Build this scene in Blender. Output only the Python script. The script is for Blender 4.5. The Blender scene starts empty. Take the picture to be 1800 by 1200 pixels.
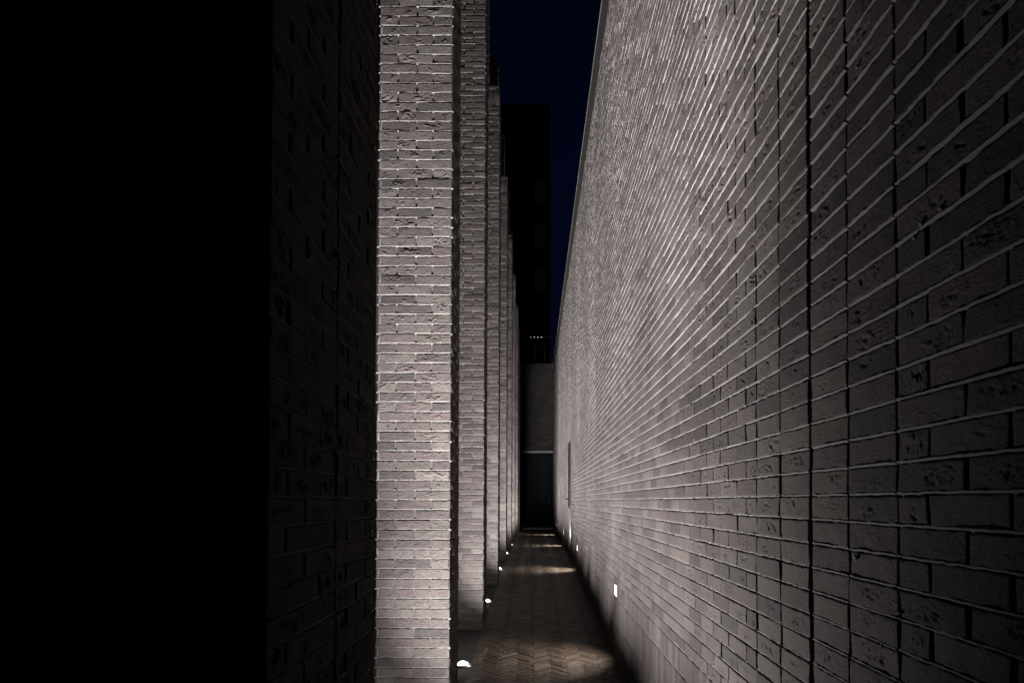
import bpy, math
import numpy as np
from mathutils import Matrix, Euler, Vector

R = math.radians
C = bpy.context.scene.collection
S = bpy.context.scene

# ------------------------------------------------------------------ camera, sky, exposure
EYE = 1.12
cam = bpy.data.cameras.new('camera')
cam.sensor_width = 36.0
cam.lens = 24.0
PITCH = 1.2
cam.shift_x = -40 / 1800
cam.shift_y = (280 - 1200 * math.tan(R(PITCH))) / 1800
cam.clip_start = 0.05
cam.clip_end = 2000
co = bpy.data.objects.new('camera', cam)
C.objects.link(co)
rot = Euler((R(90 + PITCH), 0, 0)).to_matrix() @ Matrix.Rotation(R(0.15), 3, 'Z')
co.matrix_world = Matrix.Translation((0, 0, EYE)) @ rot.to_4x4()
S.camera = co

w = bpy.data.worlds.new('World')
S.world = w
w.use_nodes = True
nt = w.node_tree
bg = nt.nodes['Background']
sky = nt.nodes.new('ShaderNodeTexSky')
sky.sky_type = 'NISHITA'
sky.sun_disc = False
sky.sun_elevation = R(-2.5)
sky.sun_rotation = R(205)
sky.ozone_density = 6.0
tintn = nt.nodes.new('ShaderNodeMix')
tintn.data_type = 'RGBA'
tintn.blend_type = 'MULTIPLY'
tintn.inputs['Factor'].default_value = 1.0
tintn.inputs['B'].default_value = (.62, 1.35, .88, 1)
nt.links.new(sky.outputs[0], tintn.inputs['A'])
# the night sky is a little lighter towards the town's horizon
tcw = nt.nodes.new('ShaderNodeTexCoord')
sep = nt.nodes.new('ShaderNodeSeparateXYZ')
nt.links.new(tcw.outputs['Generated'], sep.inputs[0])
mrw = nt.nodes.new('ShaderNodeMapRange')
mrw.inputs['From Min'].default_value = .15
mrw.inputs['From Max'].default_value = .62
mrw.inputs['To Min'].default_value = 1.25
mrw.inputs['To Max'].default_value = .50
nt.links.new(sep.outputs['Z'], mrw.inputs['Value'])
grad = nt.nodes.new('ShaderNodeVectorMath')
grad.operation = 'SCALE'
nt.links.new(tintn.outputs['Result'], grad.inputs[0])
nt.links.new(mrw.outputs[0], grad.inputs['Scale'])
nt.links.new(grad.outputs[0], bg.inputs['Color'])
bg.inputs['Strength'].default_value = 0.13

S.view_settings.view_transform = 'Standard'
S.view_settings.look = 'None'
S.view_settings.exposure = 0
S.view_settings.gamma = 1
S.render.engine = 'CYCLES'
S.cycles.use_denoising = True
S.cycles.denoising_prefilter = 'FAST'
S.cycles.max_bounces = 6
S.cycles.diffuse_bounces = 4
S.cycles.sample_clamp_indirect = 4

# the ground lights' light distribution: elevation, azimuth (0 = towards the long wall, 90 = up the passage), half angle, power
BEAMS = ((38, 70, 36, 1360), (38, 45, 36, 760), (78, 90, 36, 1800), (38, -20, 36, 230), (38, 0, 36, 180),
         (86, -70, 36, 1360), (86, 90, 36, 1300), (58, 0, 36, 185), (68, 20, 36, 180), (85, 20, 19, 1700), (33, 101, 42, 95))
LAMP_POWER = 80.0

# ------------------------------------------------------------------ helpers
def tag(o, label=None, cat=None, group=None, kind=None):
    if label: o['label'] = label
    if cat: o['category'] = cat
    if group: o['group'] = group
    if cat and not kind: kind = 'thing'
    if kind: o['kind'] = kind
    return o

def empty(name, loc, label, cat, group=None):
    o = bpy.data.objects.new(name, None)
    C.objects.link(o)
    o.location = loc
    return tag(o, label, cat, group)

def _h(ix, iy, iz, seed):
    h = (ix.astype(np.uint32) * np.uint32(374761393) + iy.astype(np.uint32) * np.uint32(668265263)
         + iz.astype(np.uint32) * np.uint32(2246822519) + np.uint32(seed * 3266489 + 17))
    h = (h ^ (h >> np.uint32(13))) * np.uint32(1274126177)
    h = (h ^ (h >> np.uint32(16))) * np.uint32(2654435761)
    return ((h ^ (h >> np.uint32(15))) & np.uint32(0xffffff)).astype(np.float32) / float(0xffffff)

def vnoise(p, seed=0):
    """smooth value noise 0..1; p is (...,3)"""
    p = np.asarray(p, np.float32)
    f = np.floor(p)
    i = f.astype(np.int64)
    t = p - f
    t = t * t * (3 - 2 * t)
    out = 0
    for dx in (0, 1):
        for dy in (0, 1):
            for dz in (0, 1):
                wgt = ((t[..., 0] if dx else 1 - t[..., 0]) * (t[..., 1] if dy else 1 - t[..., 1])
                       * (t[..., 2] if dz else 1 - t[..., 2]))
                out = out + wgt * _h(i[..., 0] + dx, i[..., 1] + dy, i[..., 2] + dz, seed)
    return out

def sstep(a, b, x):
    t = np.clip((x - a) / (b - a), 0, 1)
    return t * t * (3 - 2 * t)

class QM:
    """collects quads and links them as one mesh object"""
    def __init__(self):
        self.v, self.q, self.m, self.t, self.s, self.n = [], [], [], [], [], 0
    def add(self, v, q, mat=0, tint=0.5, flat=False):
        v = np.asarray(v, np.float32).reshape(-1, 3)
        q = np.asarray(q, np.int64).reshape(-1, 4)
        self.v.append(v)
        self.q.append(q + self.n)
        self.m.append(np.full(len(q), mat, np.int32))
        self.s.append(np.full(len(q), not flat, bool))
        t = np.asarray(tint, np.float32)
        self.t.append(np.broadcast_to(t, (len(v),)) if t.ndim == 0 else t)
        self.n += len(v)
    def box(self, x0, x1, y0, y1, z0, z1, mat=0, tint=0.5):
        v = [(x, y, z) for x in (x0, x1) for y in (y0, y1) for z in (z0, z1)]
        q = [(0, 1, 3, 2), (4, 6, 7, 5), (0, 4, 5, 1), (2, 3, 7, 6), (0, 2, 6, 4), (1, 5, 7, 3)]
        self.add(v, q, mat, tint, True)
    def tube(self, a, b, r, n=10, mat=0):
        a, b = Vector(a), Vector(b)
        d = (b - a).normalized()
        s = Vector((0, 0, 1)) if abs(d.z) < .9 else Vector((1, 0, 0))
        u = d.cross(s).normalized()
        k = d.cross(u)
        v, q = [], []
        for e, rr in ((a, 0), (a, r), (b, r), (b, 0)):
            for i in range(n):
                an = 2 * math.pi * i / n
                v.append(e + (u * math.cos(an) + k * math.sin(an)) * max(rr, 1e-4))
        for j in range(3):
            for i in range(n):
                q.append((j * n + i, j * n + (i + 1) % n, (j + 1) * n + (i + 1) % n, (j + 1) * n + i))
        self.add(v, q, mat)
    def lathe(self, prof, c=(0, 0, 0), n=24, mat=0):
        v, q = [], []
        for r, z in prof:
            for i in range(n):
                an = 2 * math.pi * i / n
                v.append((c[0] + max(r, 1e-4) * math.cos(an), c[1] + max(r, 1e-4) * math.sin(an), c[2] + z))
        for j in range(len(prof) - 1):
            for i in range(n):
                q.append((j * n + i, j * n + (i + 1) % n, (j + 1) * n + (i + 1) % n, (j + 1) * n + i))
        self.add(v, q, mat)
    def build(self, name, mats, parent=None, smooth=False, bevel=0):
        v = np.concatenate(self.v)
        q = np.concatenate(self.q)
        me = bpy.data.meshes.new(name)
        me.vertices.add(len(v))
        me.vertices.foreach_set('co', v.ravel())
        me.loops.add(q.size)
        me.loops.foreach_set('vertex_index', q.ravel().astype(np.int32))
        me.polygons.add(len(q))
        me.polygons.foreach_set('loop_start', np.arange(0, q.size, 4, dtype=np.int32))
        me.polygons.foreach_set('material_index', np.concatenate(self.m))
        if smooth:
            me.polygons.foreach_set('use_smooth', np.concatenate(self.s))
        me.update(calc_edges=True)
        a = me.attributes.new('tint', 'FLOAT', 'POINT')
        a.data.foreach_set('value', np.concatenate(self.t).astype(np.float32))
        for m in (mats if isinstance(mats, (list, tuple)) else [mats]):
            me.materials.append(m)
        o = bpy.data.objects.new(name, me)
        C.objects.link(o)
        if parent: o.parent = parent
        if bevel:
            b = o.modifiers.new('bevel', 'BEVEL')
            b.width = bevel
            b.segments = 2
            b.limit_method = 'ANGLE'
        return o

def bricks(qm, O, U, V, N, L, H, detail=2, J=0.012, seed=0, mat=0, rough=1.0, corner=None, tint=None, pitty=1.0):
    """fired bricks on a plane. O: (n,3) lower-left corners; U,V,N: axes; L,H: (n,) sizes.
    detail 0 = fine relief, 1 = medium, 2 = coarse. corner: (n,2) flags for a brick end on an outside corner."""
    O = np.asarray(O, np.float32); n = len(O)
    if n == 0: return
    L = np.broadcast_to(np.asarray(L, np.float32), (n,)); H = np.broadcast_to(np.asarray(H, np.float32), (n,))
    U = np.broadcast_to(np.asarray(U, np.float32), (n, 3)); V = np.broadcast_to(np.asarray(V, np.float32), (n, 3))
    N = np.asarray(N, np.float32)
    rng = np.random.default_rng(abs(int(seed)))
    nu, nv = ((54, 16), (10, 4), (1, 1))[detail]
    e = 0.0024 if detail < 2 else 0.003
    def par(k, size):
        core = np.linspace(0, 1, k + 1)[None, :] * (size[:, None] - 2 * e) + e
        return np.concatenate([np.zeros((n, 1)), core, size[:, None]], 1)
    pu, pv = par(nu, L), par(nv, H)
    a, b = pu.shape[1], pv.shape[1]
    uu = np.repeat(pu[:, :, None], b, 2)
    vv = np.repeat(pv[:, None, :], a, 1)
    # world-like coordinates for the noise
    base = O[:, None, None, :] + uu[..., None] * U[:, None, None, :] + vv[..., None] * V[:, None, None, :]
    off = rng.uniform(-50, 50, (n, 1, 1, 3)).astype(np.float32)
    un, vn = uu / L[:, None, None], vv / H[:, None, None]
    border = np.zeros((a, b), bool)
    border[[0, -1], :] = True
    border[:, [0, -1]] = True
    h = rng.normal(0, 0.0012 * rough, (n, 1, 1)) + (un - .5) * rng.normal(0, 0.0022 * rough, (n, 1, 1)) \
        + (vn - .5) * rng.normal(0, 0.0012 * rough, (n, 1, 1))
    h = np.clip(h, -.003, .003) + np.zeros_like(uu)
    q2 = np.stack([uu * 22, vv * 22, np.zeros_like(uu)], -1) + off
    h = h + (vnoise(q2, 3) - .5) * 0.003 * rough
    if detail == 0:
        warp = vnoise(np.stack([uu * 30, vv * 40, uu * 0], -1) + off, 11)
        cen = np.exp(-((un - rng.uniform(.3, .7, (n, 1, 1))) / rng.uniform(.16, .34, (n, 1, 1))) ** 2
                     - ((vn - rng.uniform(.35, .65, (n, 1, 1))) / rng.uniform(.2, .4, (n, 1, 1))) ** 2)
        cen = cen * rng.choice([0.0, 0.0, .5, .8, 1], (n, 1, 1))
        pit = vnoise(np.stack([uu * 120 + warp * 4, vv * 165 + warp * 3, uu * 0], -1) + off, 5)
        m2 = vnoise(np.stack([uu * 26, vv * 34, uu * 0], -1) + off, 8)
        h = h - 0.0036 * pitty * sstep(.58, .68, pit) * sstep(.22, .5, cen * (.55 + .9 * m2))
        # folds of the hand-thrown clay: lips that run roughly along the brick
        fold = vnoise(np.stack([uu * 20 + warp * 2.2, vv * 55 + warp * 5 + un * 2, uu * 0], -1) + off, 21)
        rid = 1 - np.abs(fold - .5) * 2
        h = h + 0.0036 * (2 - pitty) * sstep(.78, .97, rid) * sstep(.12, .45, cen * (.5 + m2))
        h = h + (vnoise(np.stack([uu * 240, vv * 240, uu * 0], -1) + off, 31) - .5) * 0.0011
    jit = 0.0016 * rough
    du = (vnoise(np.stack([uu * 40, vv * 45, uu * 0 + 3.3], -1) + off, 41) - .5) * 2 * jit
    dv = (vnoise(np.stack([uu * 34, vv * 40, uu * 0 + 9.1], -1) + off, 42) - .5) * 2 * jit * 1.5
    hb = np.full((n, 1, 1), -0.0015)
    h = np.where(border[None], h + hb, h)
    if corner is not None:
        corner = np.asarray(corner, bool)
        for side, col in ((0, 0), (1, -1)):
            k = corner[:, side]
            h[k, col, :] = -0.0008
            du[k, col, :] = 0
    P = base + du[..., None] * U[:, None, None, :] + dv[..., None] * V[:, None, None, :] + h[..., None] * N
    # skirt ring
    ring = [(i, 0) for i in range(a - 1)] + [(a - 1, j) for j in range(b - 1)] + \
           [(i, b - 1) for i in range(a - 1, 0, -1)] + [(0, j) for j in range(b - 1, 0, -1)]
    ri = np.array([i * b + j for i, j in ring])
    Pf = P.reshape(n, a * b, 3)
    sk = (base + du[..., None] * U[:, None, None, :] * .6 + dv[..., None] * V[:, None, None, :] * .6 - J * N).reshape(n, a * b, 3)[:, ri]
    verts = np.concatenate([Pf, sk], 1)
    I = np.arange(a - 1)[:, None] * b + np.arange(b - 1)[None, :]
    I = I.ravel()
    quad = np.stack([I, I + b, I + b + 1, I + 1], 1)
    rr = len(ri)
    k = np.arange(rr); k2 = (k + 1) % rr
    skq = np.stack([ri[k], a * b + k, a * b + k2, ri[k2]], 1)
    quad = np.concatenate([quad, skq], 0)
    if np.dot(np.cross(U[0], V[0]), N) < 0:
        quad = quad[:, ::-1]
    nvv = a * b + rr
    Q = (np.arange(n)[:, None, None] * nvv + quad[None]).reshape(-1, 4)
    if tint is None:
        tint = np.clip(rng.normal(.5, .3, n), 0, 1)
    qm.add(verts.reshape(-1, 3), Q, mat, np.repeat(np.broadcast_to(tint, (n,)), nvv))

def bed(qm, O, U, V, N, length, thick, step, seed=0, mat=1, back=0.0115):
    """one bed of mortar: flush under the course above, falling back over the course below (faces downwards)"""
    n = max(2, int(length / step) + 1)
    u = np.linspace(0, length, n)
    rng = np.random.default_rng(abs(int(seed)))
    o = rng.uniform(-99, 99, 3)
    tt = np.array([-.12, .06, .28, .50, .66, 1.10])
    dd = np.array([-.0034, -.0006, -.0008, -.0032, -.0100, -back])
    p = np.stack([u * 55, u * 0, u * 0], -1)
    wob = (vnoise(p + o, 1) - .5) * .0030 + (vnoise(p * .2 + o, 2) - .5) * .003
    vw = (vnoise(p * .8 + o + 5, 3) - .5) * .0035
    P = np.zeros((n, 6, 3), np.float32)
    for k in range(6):
        fine = (vnoise(np.stack([u * 130, u * 0 + k * 3.7, u * 0], -1) + o, 4) - .5) * .0030
        d = dd[k] + (wob + fine) * (1 if 0 < k < 5 else .2)
        v = -tt[k] * thick + vw * (1 if 0 < k < 5 else .1)
        P[:, k] = np.asarray(O) + u[:, None] * np.asarray(U) + v[:, None] * np.asarray(V) + d[:, None] * np.asarray(N)
    i = (np.arange(n - 1)[:, None] * 6 + np.arange(5)[None]).ravel()
    q = np.stack([i, i + 1, i + 7, i + 6], 1)
    if np.dot(np.cross(np.asarray(U, float), np.asarray(V, float)), np.asarray(N, float)) < 0:
        q = q[:, ::-1]
    qm.add(P.reshape(-1, 3), q, mat, .5)

def blob(qm, c, r, seed, mat=1):
    rng = np.random.default_rng(abs(int(seed)))
    n, m = 8, 5
    v, q = [], []
    for j in range(m + 1):
        ph = math.pi * j / m
        for i in range(n):
            th = 2 * math.pi * i / n
            s = rng.uniform(.75, 1.2)
            v.append((c[0] + r[0] * s * math.sin(ph) * math.cos(th), c[1] + r[1] * s * math.sin(ph) * math.sin(th), c[2] + r[2] * math.cos(ph)))
    for j in range(m):
        for i in range(n):
            q.append((j * n + i, (j + 1) * n + i, (j + 1) * n + (i + 1) % n, j * n + (i + 1) % n))
    qm.add(v, q, mat, .5)

# ------------------------------------------------------------------ materials
def mat_new(name):
    m = bpy.data.materials.new(name)
    m.use_nodes = True
    t = m.node_tree
    return m, t, t.nodes['Principled BSDF'], lambda k: t.nodes.new('ShaderNode' + k)

def mat_plain(name, col, rough=.6, metal=0.0, bump=0, scale=60, var=.15):
    m, t, p, N = mat_new(name)
    tc = N('TexCoord')
    nz = N('TexNoise'); nz.inputs['Scale'].default_value = scale; nz.inputs['Detail'].default_value = 5
    t.links.new(tc.outputs['Object'], nz.inputs['Vector'])
    r = N('ValToRGB')
    r.color_ramp.elements[0].position = .3; r.color_ramp.elements[1].position = .7
    r.color_ramp.elements[0].color = (*[c * (1 - var) for c in col], 1)
    r.color_ramp.elements[1].color = (*[min(1, c * (1 + var)) for c in col], 1)
    t.links.new(nz.outputs['Fac'], r.inputs['Fac'])
    t.links.new(r.outputs['Color'], p.inputs['Base Color'])
    p.inputs['Roughness'].default_value = rough
    p.inputs['Metallic'].default_value = metal
    if bump:
        b = N('Bump'); b.inputs['Strength'].default_value = .6; b.inputs['Distance'].default_value = bump
        t.links.new(nz.outputs['Fac'], b.inputs['Height'])
        t.links.new(b.outputs['Normal'], p.inputs['Normal'])
    return m

def mat_brick(name, cols, bump=.0016, crease=.004, lime=(.15, .14, .13)):
    m, t, p, N = mat_new(name)
    tc = N('TexCoord')
    at = N('Attribute'); at.attribute_name = 'tint'
    ramp = N('ValToRGB')
    ramp.color_ramp.elements[0].position = .05; ramp.color_ramp.elements[0].color = (*cols[0], 1)
    ramp.color_ramp.elements[1].position = .95; ramp.color_ramp.elements[1].color = (*cols[3], 1)
    e = ramp.color_ramp.elements.new(.38); e.color = (*cols[1], 1)
    e = ramp.color_ramp.elements.new(.62); e.color = (*cols[2], 1)
    n1 = N('TexNoise'); n1.inputs['Scale'].default_value = 28; n1.inputs['Detail'].default_value = 6; n1.inputs['Roughness'].default_value = .65
    t.links.new(tc.outputs['Object'], n1.inputs['Vector'])
    add = N('Math'); add.operation = 'MULTIPLY_ADD'; add.inputs[1].default_value = .55
    sub = N('Math'); sub.operation = 'SUBTRACT'; sub.inputs[1].default_value = .275
    t.links.new(n1.outputs['Fac'], add.inputs[0]); t.links.new(at.outputs['Fac'], sub.inputs[0]); t.links.new(sub.outputs[0], add.inputs[2])
    t.links.new(add.outputs[0], ramp.inputs['Fac'])
    # pale lime smears left from pointing, with their own outlines
    n2 = N('TexNoise'); n2.inputs['Scale'].default_value = 9; n2.inputs['Detail'].default_value = 8; n2.inputs['Roughness'].default_value = .72
    t.links.new(tc.outputs['Object'], n2.inputs['Vector'])
    mr = N('MapRange'); mr.inputs['From Min'].default_value = .66; mr.inputs['From Max'].default_value = .80; mr.inputs['To Max'].default_value = .5
    t.links.new(n2.outputs['Fac'], mr.inputs['Value'])
    mix = N('Mix'); mix.data_type = 'RGBA'; mix.inputs['B'].default_value = (*lime, 1)
    t.links.new(mr.outputs[0], mix.inputs['Factor']); t.links.new(ramp.outputs['Color'], mix.inputs['A'])
    n3 = N('TexNoise'); n3.inputs['Scale'].default_value = 1.1; n3.inputs['Detail'].default_value = 6; n3.inputs['Roughness'].default_value = .6
    mp3 = N('Mapping'); mp3.inputs['Scale'].default_value = (1.6, 1.6, .55)
    t.links.new(tc.outputs['Object'], mp3.inputs['Vector']); t.links.new(mp3.outputs[0], n3.inputs['Vector'])
    r3 = N('ValToRGB')
    r3.color_ramp.elements[0].position = .32; r3.color_ramp.elements[0].color = (.74, .70, .68, 1)
    r3.color_ramp.elements[1].position = .68; r3.color_ramp.elements[1].color = (1.12, 1.10, 1.06, 1)
    t.links.new(n3.outputs['Fac'], r3.inputs['Fac'])
    mul = N('Mix'); mul.data_type = 'RGBA'; mul.blend_type = 'MULTIPLY'; mul.inputs['Factor'].default_value = 1
    t.links.new(mix.outputs['Result'], mul.inputs['A']); t.links.new(r3.outputs['Color'], mul.inputs['B'])
    t.links.new(mul.outputs['Result'], p.inputs['Base Color'])
    p.inputs['Roughness'].default_value = .9
    p.inputs['Specular IOR Level'].default_value = .25
    # grain and folds
    g = N('TexNoise'); g.inputs['Scale'].default_value = 210; g.inputs['Detail'].default_value = 4
    t.links.new(tc.outputs['Object'], g.inputs['Vector'])
    b1 = N('Bump'); b1.inputs['Strength'].default_value = .8; b1.inputs['Distance'].default_value = bump
    t.links.new(g.outputs['Fac'], b1.inputs['Height'])
    mp = N('Mapping'); mp.inputs['Scale'].default_value = (26, 26, 70)
    t.links.new(tc.outputs['Object'], mp.inputs['Vector'])
    f = N('TexNoise'); f.inputs['Scale'].default_value = 1.0; f.inputs['Detail'].default_value = 5; f.inputs['Distortion'].default_value = 1.4
    t.links.new(mp.outputs[0], f.inputs['Vector'])
    fr = N('MapRange'); fr.inputs['From Min'].default_value = .52; fr.inputs['From Max'].default_value = .66
    t.links.new(f.outputs['Fac'], fr.inputs['Value'])
    b2 = N('Bump'); b2.inputs['Strength'].default_value = .7; b2.inputs['Distance'].default_value = crease
    t.links.new(fr.outputs[0], b2.inputs['Height']); t.links.new(b1.outputs['Normal'], b2.inputs['Normal'])
    t.links.new(b2.outputs['Normal'], p.inputs['Normal'])
    return m

def mat_emit(name, col, strength):
    m, t, p, N = mat_new(name)
    p.inputs['Base Color'].default_value = (.8, .8, .8, 1)
    p.inputs['Roughness'].default_value = .2
    p.inputs['Emission Color'].default_value = (*col, 1)
    p.inputs['Emission Strength'].default_value = strength
    return m

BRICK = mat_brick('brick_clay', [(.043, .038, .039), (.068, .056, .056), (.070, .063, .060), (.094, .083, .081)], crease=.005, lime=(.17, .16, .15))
BRICK_SHADE = mat_brick('sooty_brick_clay', [(.012, .0105, .0105), (.019, .0165, .0165), (.021, .0185, .018), (.032, .028, .027)], crease=.003, lime=(.07, .066, .062))  # darkened copy of the brick: shade of near pier and end block put into colour
MORTAR_SHADE = mat_plain('sooty_mortar', (.075, .071, .067), .95, bump=.002, scale=180, var=.18)  # mortar darkened along with it, shade in the colour
BRICKW = mat_brick('wall_brick_clay', [(.042, .037, .037), (.061, .051, .051), (.063, .056, .054), (.082, .071, .068)], bump=.0026, crease=.0016, lime=(.15, .14, .13))
MORTARW = mat_plain('wall_mortar', (.142, .134, .128), .95, bump=.002, scale=180, var=.18)
MORTAR = mat_plain('mortar', (.125, .119, .112), .95, bump=.002, scale=180, var=.18)
CORE = mat_plain('mortar_deep', (.06, .056, .052), .95, bump=.002, scale=150)
PAVER = mat_brick('paver_clay', [(.028, .022, .019), (.046, .035, .030), (.052, .042, .036), (.078, .063, .053)], bump=.0012, crease=.0015, lime=(.07, .062, .05))
SAND = mat_plain('joint_sand', (.03, .027, .02), .95, bump=.004, scale=250, var=.5)
GRIT = mat_plain('dry_grit', (.16, .14, .10), .9, scale=40, var=.5)
SLAB = mat_plain('bluestone', (.016, .017, .019), .85, bump=.0015, scale=90, var=.25)
STEEL = mat_plain('steel', (.45, .45, .46), .32, metal=1.0, bump=.0003, scale=200)
DARKMET = mat_plain('dark_metal', (.010, .011, .014), .5, metal=.0, bump=.0004, scale=120)
SHEEN = mat_plain('satin_steel', (.34, .33, .33), .5, metal=.8, bump=.0002, scale=200)  # bright metal for the sheen on the lower door
DOORSPEC = .08
GATEMET = mat_plain('gate_paint', (.006, .0085, .0105), .6, bump=.0006, scale=6)
DOORMET = mat_plain('door_paint', (.020, .016, .014), .65, metal=.0, bump=.0003, scale=80, var=.08)
CONC = mat_plain('concrete', (.20, .19, .19), .8, bump=.002, scale=70)
FASCIA = mat_plain('bronze_sheet', (.010, .0078, .0066), .6, bump=.002, scale=25, var=.3)
for mm in (DOORMET, GATEMET, DARKMET):
    mm.node_tree.nodes['Principled BSDF'].inputs['Specular IOR Level'].default_value = DOORSPEC
PLINTH = mat_plain('pink_stone', (.24, .20, .215), .7, bump=.001, scale=90)
TOWERM = mat_plain('tower_cladding', (.02, .02, .021), .85, bump=.002, scale=30)
TOWERP = mat_plain('tower_panel', (.05, .048, .04), .8, bump=.002, scale=30)
GLASS = mat_plain('dark_glass', (.01, .011, .013), .08, var=.1)
LITGLASS = mat_emit('dim_lit_glass', (.75, .85, .45), .0016)
LITGLASS.node_tree.nodes['Principled BSDF'].inputs['Base Color'].default_value = (.01, .01, .01, 1)
GROUNDM = mat_plain('ground_asphalt', (.05, .05, .05), .9, bump=.004, scale=140)
UPLENS = mat_emit('uplight_lens', (1.0, .97, .93), 26.0)
PAVER.node_tree.nodes['Principled BSDF'].inputs['Roughness'].default_value = .58
PAVER.node_tree.nodes['Principled BSDF'].inputs['Specular IOR Level'].default_value = .4
WALLLENS = mat_emit('wall_lamp_glass', (1.0, .93, .84), 2.6)
GLINT = mat_emit('bulb_glass', (1.0, .85, .62), .09)  # weak glow standing in for glints on the railing

# ------------------------------------------------------------------ ground
GY = np.array([-60, 0.0, 2.0, 5.4, 7.3, 8.85, 10.1, 11.6, 12.9, 14.5, 400])
GZ = np.array([-.43, -.43, -.41, -.315, -.235, -.170, -.110, -.045, -.012, 0, 0])
def gz(y): return np.interp(y, GY, GZ)

XW = 0.725            # face of the long right wall
XP = -0.54            # right faces of the pillars
PW = 0.467            # pillar width
PD = 0.50             # pillar depth
PITCHP = 2.85
PY = [4.35 + PITCHP * k for k in range(8)]
PTOP = EYE + 6.19

qm = QM()
ys = np.array(sorted(set(list(GY) + [0.5 * k for k in range(0, 30)])))
xs = np.array([-300, -30, -5, 5, 30, 300])
v = np.array([(x, y, gz(y) - .03) for y in ys for x in xs])
nx = len(xs)
qm.add(v, [(j * nx + i, j * nx + i + 1, (j + 1) * nx + i + 1, (j + 1) * nx + i) for j in range(len(ys) - 1) for i in range(nx - 1)])
tag(qm.build('ground', GROUNDM), kind='structure')

# herringbone path of clay pavers, at 45 degrees to the wall
qm = QM()
T, NB = 0.0508, 4
c45 = math.sqrt(.5)
us, vs, orient = [], [], []
lim = 640
for yy in range(-lim, lim):
    for k in range(-lim // 8 - 1, lim // 8 + 2):
        for horiz in (True, False):
            s = yy + 8 * k
            if horiz: cx, cy, l, hh = s, yy, NB, 1
            else:     cx, cy, l, hh = s + NB, yy - NB + 1, 1, NB
            mx, my = (cx + l / 2) * T, (cy + hh / 2) * T
            X, Y = (mx - my) * c45, (mx + my) * c45
            if -.62 < X < XW + .05 and 0.3 < Y < 27.3:
                us.append(cx * T); vs.append(cy * T); orient.append(horiz)
us, vs, orient = np.array(us), np.array(vs), np.array(orient)
EU, EV = np.array([c45, c45, 0]), np.array([-c45, c45, 0])
g = .0042
O = (us + g / 2)[:, None] * EU + (vs + g / 2)[:, None] * EV
Lh, Hh = np.where(orient, NB * T, T) - g, np.where(orient, T, NB * T) - g
near = (O[:, 1] < 9)
for msk, det in ((near, 1), (~near, 2)):
    bricks(qm, O[msk], EU, EV, (0, 0, 1), Lh[msk], Hh[msk], det, J=.02, seed=7, rough=1.1, pitty=.5)
v = np.array([(x, y, -.0085) for y in np.arange(0, 28, .5) for x in (-.63, XW + .06)])
qm.add(v, [(2 * j, 2 * j + 1, 2 * j + 3, 2 * j + 2) for j in range(len(v) // 2 - 1)], 1)
for a in qm.v:
    a[:, 2] += gz(a[:, 1])
tag(qm.build('path', [PAVER, SAND], smooth=True), kind='structure')

# grit and bits of dry leaf lodged in the joints
qm = QM()
rng = np.random.default_rng(77)
for i in range(1400):
    x, y = rng.uniform(XP + .02, XW - .03), 4.2 + 9 * rng.random() ** 1.6
    s = rng.uniform(.0015, .0045) * (2.2 if rng.random() < .03 else 1)
    a = rng.uniform(0, 6.28)
    ca, sa = math.cos(a) * s, math.sin(a) * s
    z = float(gz(y)) + .001
    qm.add([(x + ca, y + sa, z), (x - sa * .6, y + ca * .6, z), (x - ca, y - sa, z), (x + sa * .6, y - ca * .6, z), (x, y, z + s * .9)],
           [(0, 1, 4, 4), (1, 2, 4, 4), (2, 3, 4, 4), (3, 0, 4, 4)][:0] + [(0, 1, 2, 4), (2, 3, 0, 4)])
tag(qm.build('grit', GRIT), kind='stuff')

# bluestone slabs under the pillar row
qm = QM()
y = .3
rng = np.random.default_rng(4)
while y < 27.2:
    l = .95
    for x0, x1 in ((-2.2, -1.62), (-1.615, -1.08), (-1.075, XP - .005)):
        z = rng.uniform(-.001, .001)
        qm.box(x0, x1, y, y + l - .006, gz(y + l / 2) - .05, gz(y + l / 2) + .006 + z, tint=.5)
        vv = qm.v[-1].copy()
        up = vv[:, 2] > gz(y + l / 2)
        vv[up, 2] = gz(vv[up, 1]) + .006 + z
        qm.v[-1] = vv
    y += l
tag(qm.build('pavement', SLAB, bevel=.003), kind='structure')

# ------------------------------------------------------------------ the long brick wall on the right
CH, BL, JT = 0.0625, 0.216, 0.0076
ZA, ZB, ZC, ZD = .385, .260, .025, -.21      # lines between on-edge course, upright courses
WY0, WY1 = -0.9, 27.35
BANDZ = 6.05
WTOP = 6.67
DOOR = (13.80, 14.98, 2.39)
SIDE = (24.9, 27.15, 3.05)
LAMPS = [6.13, 11.66, 17.19, 22.72]
LAMP_L, LAMP_Z = .215, (.2655, .3795)

def cut(y0, y1, z0, z1):
    """pieces of a brick span left beside the openings"""
    spans = [(y0, y1)]
    holes = []
    if z0 < DOOR[2] - .01: holes.append((DOOR[0], DOOR[1]))
    if z0 < SIDE[2] - .01: holes.append((SIDE[0], SIDE[1]))
    if z1 > LAMP_Z[0] + .01 and z0 < LAMP_Z[1] - .01:
        holes += [(l - LAMP_L / 2 - .004, l + LAMP_L / 2 + .004) for l in LAMPS]
    for a, b in holes:
        nxt = []
        for s, e in spans:
            if e <= a or s >= b: nxt.append((s, e))
            else:
                if s < a: nxt.append((s, a))
                if e > b: nxt.append((b, e))
        spans = nxt
    return [(s, e) for s, e in spans if e - s > .02]

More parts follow.
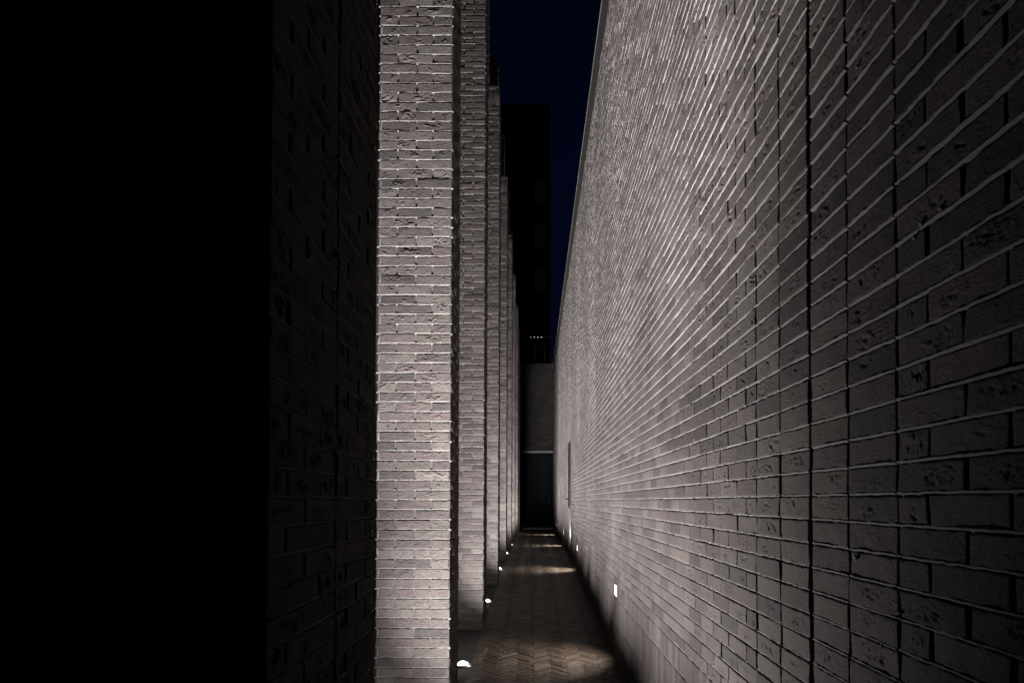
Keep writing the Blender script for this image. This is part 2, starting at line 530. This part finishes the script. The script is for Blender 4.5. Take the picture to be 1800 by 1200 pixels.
qm = QM()
LODB = {0: [], 1: [], 2: []}
def put(y0, y1, z0, z1, deep=0.0):
    mid = (y0 + y1) / 2
    zc = (z0 + z1) / 2
    vis = zc < EYE + 880 / 1200 * max(mid, .2) + .5
    det = 0 if (.8 < mid < 3.3 and vis) else (1 if (mid < 9.5 and vis and mid > .5) else 2)
    for s, e in cut(y0, y1, z0, z1):
        LODB[det].append((s, z0, e - s, z1 - z0, deep))
rng = np.random.default_rng(11)
EXP = 1.80
z = ZA
row = 0
while z + CH < BANDZ + .03:
    z0, z1 = z + JT / 2, z + CH - JT / 2
    # near side of the movement joint and its stacked columns, then running bond both ways
    js = [EXP + BL * k for k in (-2, -1, 0, 1, 2)]
    half = (row % 2) * BL / 2
    up = [js[-1] + half + BL * k for k in range(0 if half else 1, 140)]
    dn = [js[0] - half - BL * k for k in range(0 if half else 1, 16)]
    joints = sorted(js + up + dn)
    for a, b in zip(joints[:-1], joints[1:]):
        if b < WY0 or a > WY1: continue
        gj = .0085 if not (js[0] - .01 < a < js[-1] + .01) else .0105
        ga = .0085 if abs(a - EXP) > .01 else .016
        gb = .0085 if abs(b - EXP) > .01 else .016
        w1, w2 = rng.uniform(-.0015, .0015, 2)
        put(max(a, WY0) + ga / 2 + w1, min(b, WY1) - gb / 2 + w2, z0 + rng.uniform(-.0012, .0012), z1 + rng.uniform(-.0012, .0012),
            -.003 if b < EXP + .01 else 0)
    z += CH; row += 1
ZTOPC = z
# on-edge and upright courses at the foot of the wall
for z0, z1 in ((ZB, ZA), (ZC, ZB), (ZD, ZC), (ZD - .235, ZD)):
    y = WY0
    while y < WY1:
        put(y + .003, min(y + .0625, WY1) - .003, z0 + JT / 2, z1 - JT / 2)
        y += .0625
for det, lst in LODB.items():
    a = np.array(lst)
    if not len(a): continue
    # gentle waviness of the courses
    O = np.stack([np.full(len(a), XW) - a[:, 4], a[:, 0], a[:, 1]], -1)
    O[:, 2] += (vnoise(np.stack([a[:, 0] * .9, np.round(a[:, 1] / CH) * .37, a[:, 0] * 0], -1), 77) - .5) * .0035
    bricks(qm, O, (0, 1, 0), (0, 0, 1), (-1, 0, 0), a[:, 2], a[:, 3], det, seed=20 + det, rough=(1.0, .75, .45)[det], pitty=1.25)
# mortar beds
z = ZA; k = 0
beds = [(ZB, .7), (ZC, .7), (ZD, .7)]
while z < ZTOPC + .001:
    beds.append((z, 1)); z += CH
for i, (z, f) in enumerate(beds):
    segs = [(WY0, 1.37), (1.375, 1.577), (1.586, 1.788), (1.812, 2.012), (2.02, WY1)]
    for s, e in segs:
        for s2, e2 in cut(s, e, z - .004, z + .004):
            if e2 - s2 < .03: continue
            parts = []
            a = s2
            for lim, st in ((3.6, .006), (9, .016), (60, .06)):
                if a < min(lim, e2):
                    parts.append((a, min(lim, e2), st)); a = min(lim, e2)
            for a, b, st in parts:
                bed(qm, (XW + .0002, a, z + JT * .5 + .0006), (0, 1, 0), (0, 0, 1), (-1, 0, 0), b - a, JT + .0012, st, seed=i * 7 + int(a * 10), mat=1)
# dabs of mortar left on the facing
for i, (y, z, r) in enumerate(((1.295, 1.625, .006), (1.272, 1.642, .007), (1.21, 1.645, .006), (1.545, .995, .009), (2.01, 1.02, .004), (2.35, .93, .005),
                               (1.36, .90, .005), (1.43, .82, .006), (2.6, 1.9, .006), (1.52, 2.1, .006), (3.1, 1.4, .007))):
    blob(qm, (XW - .0005, y, z), (.0035, r, r * .8), 900 + i)
# the body of the wall behind the facing, with its openings
X0, X1 = XW + .0115, XW + .40
for y0, y1, z0 in ((WY0, DOOR[0], -.7), (DOOR[0], DOOR[1], DOOR[2]), (DOOR[1], SIDE[0], -.7), (SIDE[0], SIDE[1], SIDE[2]), (SIDE[1], WY1, -.7)):
    qm.box(X0, X1, y0, y1, z0, BANDZ + .03, 2)
# dark panels of the band under the coping
y = WY0
while y < WY1:
    l = min(2.4, WY1 - y)
    qm.box(XW + .003, X1, y, y + l - .005, ZTOPC + .006, WTOP - .045, 4)
    y += 2.4
qm.box(XW, X1 + .02, WY0, WY1, WTOP - .045, WTOP, 2)
tag(qm.build('brick_wall', [BRICKW, MORTARW, CORE, CONC, FASCIA], smooth=True),
    'long tall grey brick wall washed by light along the right side of the passage', 'wall')

# ------------------------------------------------------------------ pillars
def course_rows(z0, z1, top_feature=True):
    rows, z, k = [], z0, 0
    lim = z1 - (.31 if top_feature else 0)
    while z + CH <= lim + .001:
        rows.append((z + JT / 2, z + CH - JT / 2, k)); z += CH; k += 1
    return rows, z

def pier_face(qm, O, U, N, width, z0, z1, detail, seed, split, corners=(True, True), beds_step=.01, lump=False, visible=(-9, 99)):
    """courses of one face; split(k) gives brick spans"""
    U, N = np.array(U, float), np.array(N, float)
    rows, ztop = course_rows(z0, z1)
    rng = np.random.default_rng(abs(int(seed)))
    sets = {detail: [], 2: []}
    for a, b, k in rows:
        det = detail if visible[0] < a < visible[1] else 2
        for s, e in split(k):
            w = rng.uniform(-.0015, .0015)
            s2, e2 = (s if s < .001 else s + w), (e if e > width - .001 else e + w)
            sets[det].append((s2, e2, a + rng.uniform(-.001, .001), b + rng.uniform(-.001, .001), s < .001, e > width - .001))
    # upright course and flat cap course
    sol = []
    n = round(width / .0625)
    for i in range(n):
        sol.append((i * width / n + (.0035 if i else 0), (i + 1) * width / n - (.0035 if i < n - 1 else 0), ztop + JT / 2, z1 - CH - JT / 2, i == 0, i == n - 1))
    cap = [(s, e, z1 - CH + JT / 2, z1, s < .001, e > width - .001) for s, e in split(0)]
    sets[2] += sol + cap
    for det, lst in sets.items():
        if not lst: continue
        a = np.array(lst, float)
        zw = a[:, 2] + (vnoise(np.stack([a[:, 0] * 3, np.round(a[:, 2] / CH) * .61, a[:, 0] * 0], -1), seed) - .5) * .004
        P = np.asarray(O)[None] + a[:, :1] * U
        P[:, 2] = zw
        bricks(qm, P, U, (0, 0, 1), N, a[:, 1] - a[:, 0], a[:, 3] - a[:, 2], det, seed=seed + det, corner=a[:, 4:6] > .5, J=.0105, rough=1.15, pitty=.55)
    zs = [r[0] - JT / 2 for r in rows] + [ztop, z1 - CH]
    for i, z in enumerate(zs):
        o = np.array(O, float) + U * .002
        o[2] = z + JT / 2 + .001
        fine = visible[0] < z < visible[1]
        bed(qm, o, U, (0, 0, 1), N, width - .004, JT + .002, beds_step if fine else .05, seed=seed * 3 + i, back=.0105)
        if lump and fine:
            for side in (0, width):
                r = rng.random()
                if r < (.75 if side == 0 else .35):
                    c = np.array(O, float) + U * side - N * .004
                    s = rng.uniform(.55, 1.3)
                    blob(qm, (c[0], c[1], z + rng.uniform(-.002, .003)), (.0095 * s, .0075, .0062 * s), seed + i)

def two_brick(k):
    if k % 2: return [(0, .114), (.125, .340), (.351, PW)]
    return [(.0165, .236), (.247, PW)]
def side_split(k, d=PD):
    if k % 2: return [(0, .218), (.229, .447), (.458, d)] if d > .47 else [(0, .218), (.229, d)]
    return [(0, .105), (.116, .334), (.345, d)]

def pillar_mesh(name, seed, fine):
    qm = QM()
    z0, z1 = -.50, PTOP
    x0, x1 = -PW / 2, PW / 2
    vis = (-.45, 4.7) if fine else (-9, 99)
    pier_face(qm, (x0, 0, 0), (1, 0, 0), (0, -1, 0), PW, z0, z1, 0 if fine else 1, seed, two_brick, lump=True, beds_step=.006 if fine else .02, visible=vis)
    pier_face(qm, (x1, 0, 0), (0, 1, 0), (1, 0, 0), PD, z0, z1, 2, seed + 50, side_split, beds_step=.05)
    pier_face(qm, (x0, PD, 0), (0, -1, 0), (-1, 0, 0), PD, z0, z1, 2, seed + 60, side_split, beds_step=.05)
    pier_face(qm, (x1, PD, 0), (-1, 0, 0), (0, 1, 0), PW, z0, z1, 2, seed + 70, two_brick, beds_step=.05)
    # little strips of mortar where a course stops short of the corner
    rows, zt = course_rows(z0, z1)
    a = np.array([(0, r[0], .0145, r[1] - r[0]) for r in rows if r[2] % 2 == 0])
    P = np.stack([x0 + a[:, 0], np.full(len(a), .0015), a[:, 1] - .001], -1)
    bricks(qm, P, (1, 0, 0), (0, 0, 1), (0, -1, 0), a[:, 2], a[:, 3] + .002, 2, seed=seed + 9, mat=1, corner=np.tile([True, False], (len(a), 1)), J=.009)
    qm.box(x0 + .0095, x1 - .0095, .0095, PD - .0095, z0, z1 - .002, 2)
    return qm.build(name, [BRICK, MORTAR, CORE], smooth=True)

PXC = XP - PW / 2
names = ['nearest and widest floodlit brick pillar, its face bright down to the bottom of the picture',
         'floodlit brick pillar directly behind the nearest wide one, its foot by a glaring ground light',
         'third floodlit brick pillar counted from the front, first whose squared top is in view',
         'fourth floodlit brick pillar counted from the front of the row',
         'fifth floodlit brick pillar counted from the front of the row',
         'sixth thin-looking brick pillar, third from the far end of the row',
         'seventh thin-looking brick pillar, last but one before the dark gate',
         'farthest brick pillar of the row, the one closest to the dark gate']
p0 = pillar_mesh('brick_pillar', 101, True)
p1 = pillar_mesh('brick_pillar', 202, False)
p2 = pillar_mesh('brick_pillar', 303, False)
for k, yv in enumerate(PY):
    if k == 0: o = p0
    elif k == 1: o = p1
    elif k == 2: o = p2
    else:
        o = (p1 if k % 2 else p2).copy()
        C.objects.link(o)
    o.location = (PXC, yv, 0)
    tag(o, names[k], 'pillar', 'brick pillars along the passage')

# taller piers standing close behind the pillars
RTOP = EYE + 8.85
def rear_mesh():
    qm = QM()
    wd, dp = .49, .40
    def sp(k): return [(0, .12), (.13, .35), (.36, wd)] if k % 2 else [(0, .24), (.25, wd)]
    pier_face(qm, (-wd, 0, 0), (1, 0, 0), (0, -1, 0), wd, 0, RTOP, 2, 501, sp, beds_step=.05)
    pier_face(qm, (0, 0, 0), (0, 1, 0), (1, 0, 0), dp, 0, RTOP, 2, 502, lambda k: [(0, .2), (.21, dp)] if k % 2 else [(0, .1), (.11, .3), (.31, dp)], beds_step=.05)
    qm.box(-wd + .0095, -.0095, .0095, dp, -.1, RTOP - .002, 2)
    return qm.build('brick_pier', [BRICK, MORTAR, CORE], smooth=True)
rlabels = {2: 'dim tall brick pier whose top rises above the third pillar',
           3: 'dim tall brick pier whose top rises above the fourth pillar',
           4: 'dim tall brick pier whose top rises above the fifth pillar'}
r0 = rear_mesh()
first = True
for k, yv in enumerate(PY):
    if k < 1: continue
    o = r0 if first else r0.copy()
    if not first: C.objects.link(o)
    first = False
    o.location = (-.757, yv + PD + .012, gz(yv))
    nm = ['', 'nearest unlit tall pier hidden close behind the second pillar', 'dim tall brick pier standing close behind the third pillar',
          'dim tall brick pier peeping out above the top of the third pillar', 'dim tall brick pier peeping out above the top of the fourth pillar',
          'dim tall brick pier peeping out above the top of the fifth pillar', 'dim tall brick pier close behind the seventh pillar',
          'dim tall brick pier close behind the farthest pillar'][k]
    tag(o, nm, 'pier', 'taller brick piers behind the pillars')

# dark pier beside the camera, and the short wall that joins it
qm = QM()
def wide(k):
    out, x = [], (0 if k % 2 else .108)
    if not k % 2: out.append((0, .098))
    while x < 1.66 - .02:
        out.append((x, min(x + BL - .0105, 1.66))); x += BL
    out[-1] = (out[-1][0], 1.66)
    return out
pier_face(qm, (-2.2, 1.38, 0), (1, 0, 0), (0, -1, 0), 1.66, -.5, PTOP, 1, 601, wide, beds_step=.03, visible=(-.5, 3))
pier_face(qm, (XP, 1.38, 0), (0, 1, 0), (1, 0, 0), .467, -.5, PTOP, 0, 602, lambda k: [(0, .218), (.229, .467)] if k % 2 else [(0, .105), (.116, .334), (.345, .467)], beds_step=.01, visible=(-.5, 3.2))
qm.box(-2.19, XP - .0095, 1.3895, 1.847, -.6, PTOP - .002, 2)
tag(qm.build('brick_pier', [BRICK_SHADE, MORTAR_SHADE, CORE], smooth=True), 'black unlit brick pier close to the camera on the left, its side barely showing courses', 'pier')
qm = QM()
def seg(k):
    d = .43
    out, x = [], (0 if k % 2 else .108)
    if not k % 2: out.append((0, .098))
    while x < d - .02:
        out.append((x, min(x + BL - .0105, d))); x += BL
    out[-1] = (out[-1][0], d)
    return out
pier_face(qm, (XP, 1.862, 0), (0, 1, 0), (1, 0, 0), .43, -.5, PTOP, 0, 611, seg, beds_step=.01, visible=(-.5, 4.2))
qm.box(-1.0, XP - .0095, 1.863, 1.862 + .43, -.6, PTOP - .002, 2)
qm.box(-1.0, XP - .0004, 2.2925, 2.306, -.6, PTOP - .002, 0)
tag(qm.build('brick_wall', [BRICK_SHADE, MORTAR_SHADE, CORE], smooth=True), 'short dark brick wall piece between the black near pier and the bright nearest pillar', 'wall')

# plain wall of the building that stands behind the pillar row
qm = QM()
qm.box(-2.6, -2.21, 1.3, 27.3, -.6, RTOP, 0)
tag(qm.build('side_wall', TOWERM), 'dark plain wall of the building behind the pillars', 'wall')

# ------------------------------------------------------------------ far end of the passage
YE = 27.2
qm = QM()
rowsA = []
def endw(x0, x1, z0, z1, seed):
    z, k = z0, 0
    lst = []
    while z + CH <= z1 + .001:
        x = x0 - (k % 2) * BL / 2
        while x < x1 - .01:
            a, b = max(x, x0), min(x + BL - .009, x1)
            if b - a > .02: lst.append((a, z + JT / 2, b - a, CH - JT))
            x += BL
        bed(qm, (x0, YE, z + JT / 2 + .001), (1, 0, 0), (0, 0, 1), (0, -1, 0), x1 - x0, JT + .002, .1, seed=seed + k)
        z += CH; k += 1
    a = np.array(lst)
    bricks(qm, np.stack([a[:, 0], np.full(len(a), YE), a[:, 1]], -1), (1, 0, 0), (0, 0, 1), (0, -1, 0), a[:, 2], a[:, 3], 2, seed=seed)
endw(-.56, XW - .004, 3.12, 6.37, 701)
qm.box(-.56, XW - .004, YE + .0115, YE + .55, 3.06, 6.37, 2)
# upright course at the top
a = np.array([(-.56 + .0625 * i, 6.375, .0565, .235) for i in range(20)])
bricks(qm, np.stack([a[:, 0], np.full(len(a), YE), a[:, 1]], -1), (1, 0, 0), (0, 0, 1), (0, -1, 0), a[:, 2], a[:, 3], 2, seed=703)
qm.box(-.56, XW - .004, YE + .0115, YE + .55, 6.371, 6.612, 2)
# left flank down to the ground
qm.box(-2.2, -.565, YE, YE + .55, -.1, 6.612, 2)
o = qm.build('brick_block', [BRICK_SHADE, MORTAR_SHADE, CORE], smooth=True)
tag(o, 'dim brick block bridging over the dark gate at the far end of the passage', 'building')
qm = QM()
qm.box(-.53, XW - .006, YE - .02, YE + .50, 3.045, 3.118, 0)
qm.build('lintel', CONC, o, bevel=.004)

gate = empty('gate', (.1, YE + .3, 0), 'tall dark blue-black metal gate closing the far end under the brick block', 'gate')
qm = QM()
for i in range(2):
    qm.box(-.62 + .615 * i, -.62 + .615 * i + .611, 0, .03, .09, 3.02)
qm.build('panel', GATEMET, gate, bevel=.004)
qm = QM()
qm.box(-.665, -.625, -.02, .04, .09, 3.04); qm.box(.615, .62, -.02, .04, .09, 3.04)
qm.build('frame', DARKMET, gate)
qm = QM()
qm.tube((.50, -.05, 1.0), (.50, -.05, 1.35), .012)
qm.tube((.50, 0, 1.03), (.50, -.05, 1.03), .008); qm.tube((.50, 0, 1.32), (.50, -.05, 1.32), .008)
qm.build('handle', STEEL, gate, smooth=True)
qm = QM()
for i in range(3):
    qm.box(-.55 + i * .425, -.55 + i * .425 + .42, YE - .35, YE + .28, -.03, .072)
tag(qm.build('doorstep', PLINTH, bevel=.006), 'pale pinkish stone step running across the foot of the dark gate', 'step')

# side doorway in the right wall at the far end
sd = empty('door', (XW + .28, SIDE[0] + 1.1, 0), 'dark door set deep in the right wall just before the far gate', 'door')
qm = QM(); qm.box(0, .05, -1.05, .99, .0, 3.0); qm.build('leaf', DARKMET, sd, bevel=.004)
qm = QM(); qm.box(-.06, .06, -1.10, -1.055, 0, 3.045); qm.box(-.06, .06, .995, 1.045, 0, 3.045); qm.box(-.06, .06, -1.05, .99, 3.005, 3.045)
qm.build('frame', DARKMET, sd)

# flush metal door in the right wall
dr = empty('door', (XW, (DOOR[0] + DOOR[1]) / 2, 0), 'narrow grey metal door nearly flush in the long brick wall, with a lever handle', 'door')
hw = (DOOR[1] - DOOR[0]) / 2
qm = QM(); qm.box(.012, .06, -hw + .05, hw - .05, .01, DOOR[2] - .05); qm.build('leaf', DOORMET, dr, bevel=.003)
qm = QM(); qm.box(.009, .0118, -hw + .055, hw - .055, .10, .98); qm.build('kick_plate', SHEEN, dr)  # added sheet, stands in for light glancing off the lower door
qm = QM()
qm.box(.004, .10, -hw + .002, -hw + .045, 0, DOOR[2] - .003); qm.box(.004, .10, hw - .045, hw - .002, 0, DOOR[2] - .003)
qm.box(.004, .10, -hw + .046, hw - .046, DOOR[2] - .045, DOOR[2] - .003)
qm.build('frame', DARKMET, dr, bevel=.002)
qm = QM()
qm.box(.004, .0115, hw - .125, hw - .085, 1.02, 1.27)
qm.tube((.004, hw - .105, 1.16), (-.055, hw - .105, 1.16), .010)
qm.tube((-.052, hw - .105, 1.16), (-.052, hw - .235, 1.16), .010)
qm.build('handle', DARKMET, dr, smooth=False)

# roof railing over the end block
rl = empty('railing', (0, YE + .12, 6.612), 'thin dark metal railing on the roof of the brick block', 'railing')
qm = QM(); qm.tube((-2.2, 0, 1.10), (XW + .35, 0, 1.10), .022); qm.build('handrail', DARKMET, rl, smooth=True)
for i in range(8):
    x = -1.9 + i * .38
    qm = QM(); qm.tube((x, 0, 0), (x, 0, 1.085), .014, 8); qm.build('baluster', DARKMET, rl, smooth=True)
qm = QM(); qm.tube((-2.2, 0, .62), (XW + .35, 0, .62), .010, 8); qm.build('mid_rail', DARKMET, rl, smooth=True)
blab = ['bright tiny bulb under the roof handrail, leftmost and brightest of the string', 'tiny bulb under the roof handrail, second from left',
        'tiny bulb under the roof handrail, third from left', 'tiny bulb under the roof handrail, rightmost of the string']
for i in range(4):
    qm = QM()
    qm.lathe([(0, -.03), (.02, -.02), (.026, 0), (.018, .02), (.009, .034), (0, .036)], n=10)
    b = qm.build('bulb', GLINT, smooth=True)  # glowing bead added to show a glint on the rail
    b.location = (-.18 + .145 * i, YE + .07, 6.612 + 1.075)
    tag(b, blab[i], 'bulb', 'bulbs strung along the roof railing')

# tower behind
TY, TZ = 46.0, EYE + 698 / 1200 * 46
tw = empty('tower', (-3.0, TY, 0), 'black tall flat-roofed building rising against the night sky beyond the gate', 'building')
qm = QM()
TXR = 26 / 1200 * TY + 3.0
qm.box(-8, TXR, 0, 12, -.1, TZ)
qm.build('wall', TOWERM, tw)
qm = QM(); qm.box(-8.05, TXR + .05, -.05, 12.05, TZ + .003, TZ + .25); qm.build('roof', TOWERM, tw)
for fl in range(8):
    for c in range(4):
        lit = c == 0 and fl in (4, 5, 6)
        x = TXR - .15 - .95 - c * 1.6
        z = 3.2 + fl * 3.0
        if z + 1.9 > TZ: continue
        qm = QM(); qm.box(x, x + .9, -.03, .06, z, z + 1.7); wf = qm.build('window', TOWERP, tw)
        qm = QM(); qm.box(x + .06, x + .84, -.036, -.031, z + .06, z + 1.64); qm.build('pane', LITGLASS if lit else GLASS, wf)
for fl in range(1, 8):
    qm = QM(); qm.box(TXR - 1.05, TXR - .12, -.09, -.04, 1.9 + fl * 3.0, 1.9 + fl * 3.0 + 1.15); qm.build('balcony_panel', TOWERP, tw)

# ------------------------------------------------------------------ lamps
def spot(name, parent, loc, direction, power, half, blend, col, radius=.03):
    l = bpy.data.lights.new(name, 'SPOT')
    l.energy = power
    l.spot_size = 2 * R(half)
    l.spot_blend = blend
    l.shadow_soft_size = radius
    l.color = col
    o = bpy.data.objects.new(name, l)
    C.objects.link(o)
    o.parent = parent
    o.location = loc
    o.rotation_euler = Vector(direction).to_track_quat('-Z', 'Y').to_euler()
    return o

ULX = -0.612
UY = [PY[0] - 1.32] + [y - 1.32 for y in PY[1:]]
ulab = ['ground light below the frame in front of the nearest pillar',
        'glaring round ground light beside the foot of the nearest pillar, brightest of the row',
        'small glaring ground light beside the foot of the second pillar',
        'small ground light beside the foot of the third pillar',
        'small ground light beside the foot of the fourth pillar',
        'tiny ground light beside the foot of the fifth pillar',
        'tiny ground light beside the foot of the sixth pillar',
        'tiny ground light farthest down the row near the gate']
m_ring = m_lens = None
for k, yv in enumerate(UY):
    t = empty('ground_light', (ULX, yv, float(gz(yv)) + .007), ulab[k], 'lamp', 'ground lights between the pillars')
    if k == 0:
        qm = QM()
        qm.lathe([(.050, .0), (.052, .010), (.062, .014), (.072, .010), (.075, -.01)], n=32)
        ring = qm.build('bezel', STEEL, t, smooth=True)
        qm = QM()
        qm.lathe([(.046, .004), (.043, .015), (.034, .026), (.019, .032), (0, .034)], n=28)
        lens = qm.build('lens', UPLENS, t, smooth=True)
        lens.visible_shadow = True
    else:
        for src in (ring, lens):
            c = src.copy(); C.objects.link(c); c.parent = t
    col = (1.0, .965, .965)
    f = .12 if k == 7 else 1.06
    for el, az, half, pw in BEAMS:
        if k == 0 and half < 20: continue
        if k > 0 and az >= 90: pw *= .5
        if az == 70: pw *= .66 if k > 0 else .8
        e, a = R(el), R(az)
        spot('beam', t, (0, 0, .045), (math.cos(e) * math.cos(a), math.cos(e) * math.sin(a), math.sin(e)), pw * f, half, 1.0, col)
    if k == 7:
        spot('beam', t, (0, 0, .045), (.15, .9, .34), 30, 44, 1.0, col)

wlab = ['nearest glowing rectangular wall light low in the brick wall, largest of the row',
        'glowing wall light low in the brick wall, just this side of the metal door',
        'glowing wall light low in the brick wall, just beyond the metal door',
        'farthest tiny glowing wall light, nearest to the dark gate']
for k, yv in enumerate(LAMPS):
    zc = (LAMP_Z[0] + LAMP_Z[1]) / 2
    t = empty('wall_light', (XW, yv, zc), wlab[k], 'lamp', 'recessed lights low in the brick wall')
    hl, hh = LAMP_L / 2, (LAMP_Z[1] - LAMP_Z[0]) / 2
    if k == 0:
        qm = QM()
        qm.box(-.001, .011, -hl, hl, hh - .007, hh); qm.box(-.001, .011, -hl, hl, -hh, -hh + .007)
        qm.box(-.001, .011, -hl, -hl + .007, -hh + .0072, hh - .0072); qm.box(-.001, .011, hl - .007, hl, -hh + .0072, hh - .0072)
        fr = qm.build('frame', DARKMET, t)
        qm = QM(); qm.box(.004, .0105, -hl + .0072, hl - .0072, -hh + .0072, hh - .0072)
        gl = qm.build('glass', WALLLENS, t)
    else:
        for src in (fr, gl):
            c = src.copy(); C.objects.link(c); c.parent = t
    spot('beam', t, (-.012, 0, .0), (-.62, 0, -.62), LAMP_POWER, 48, 1.0, (1.0, .86, .70), .035)
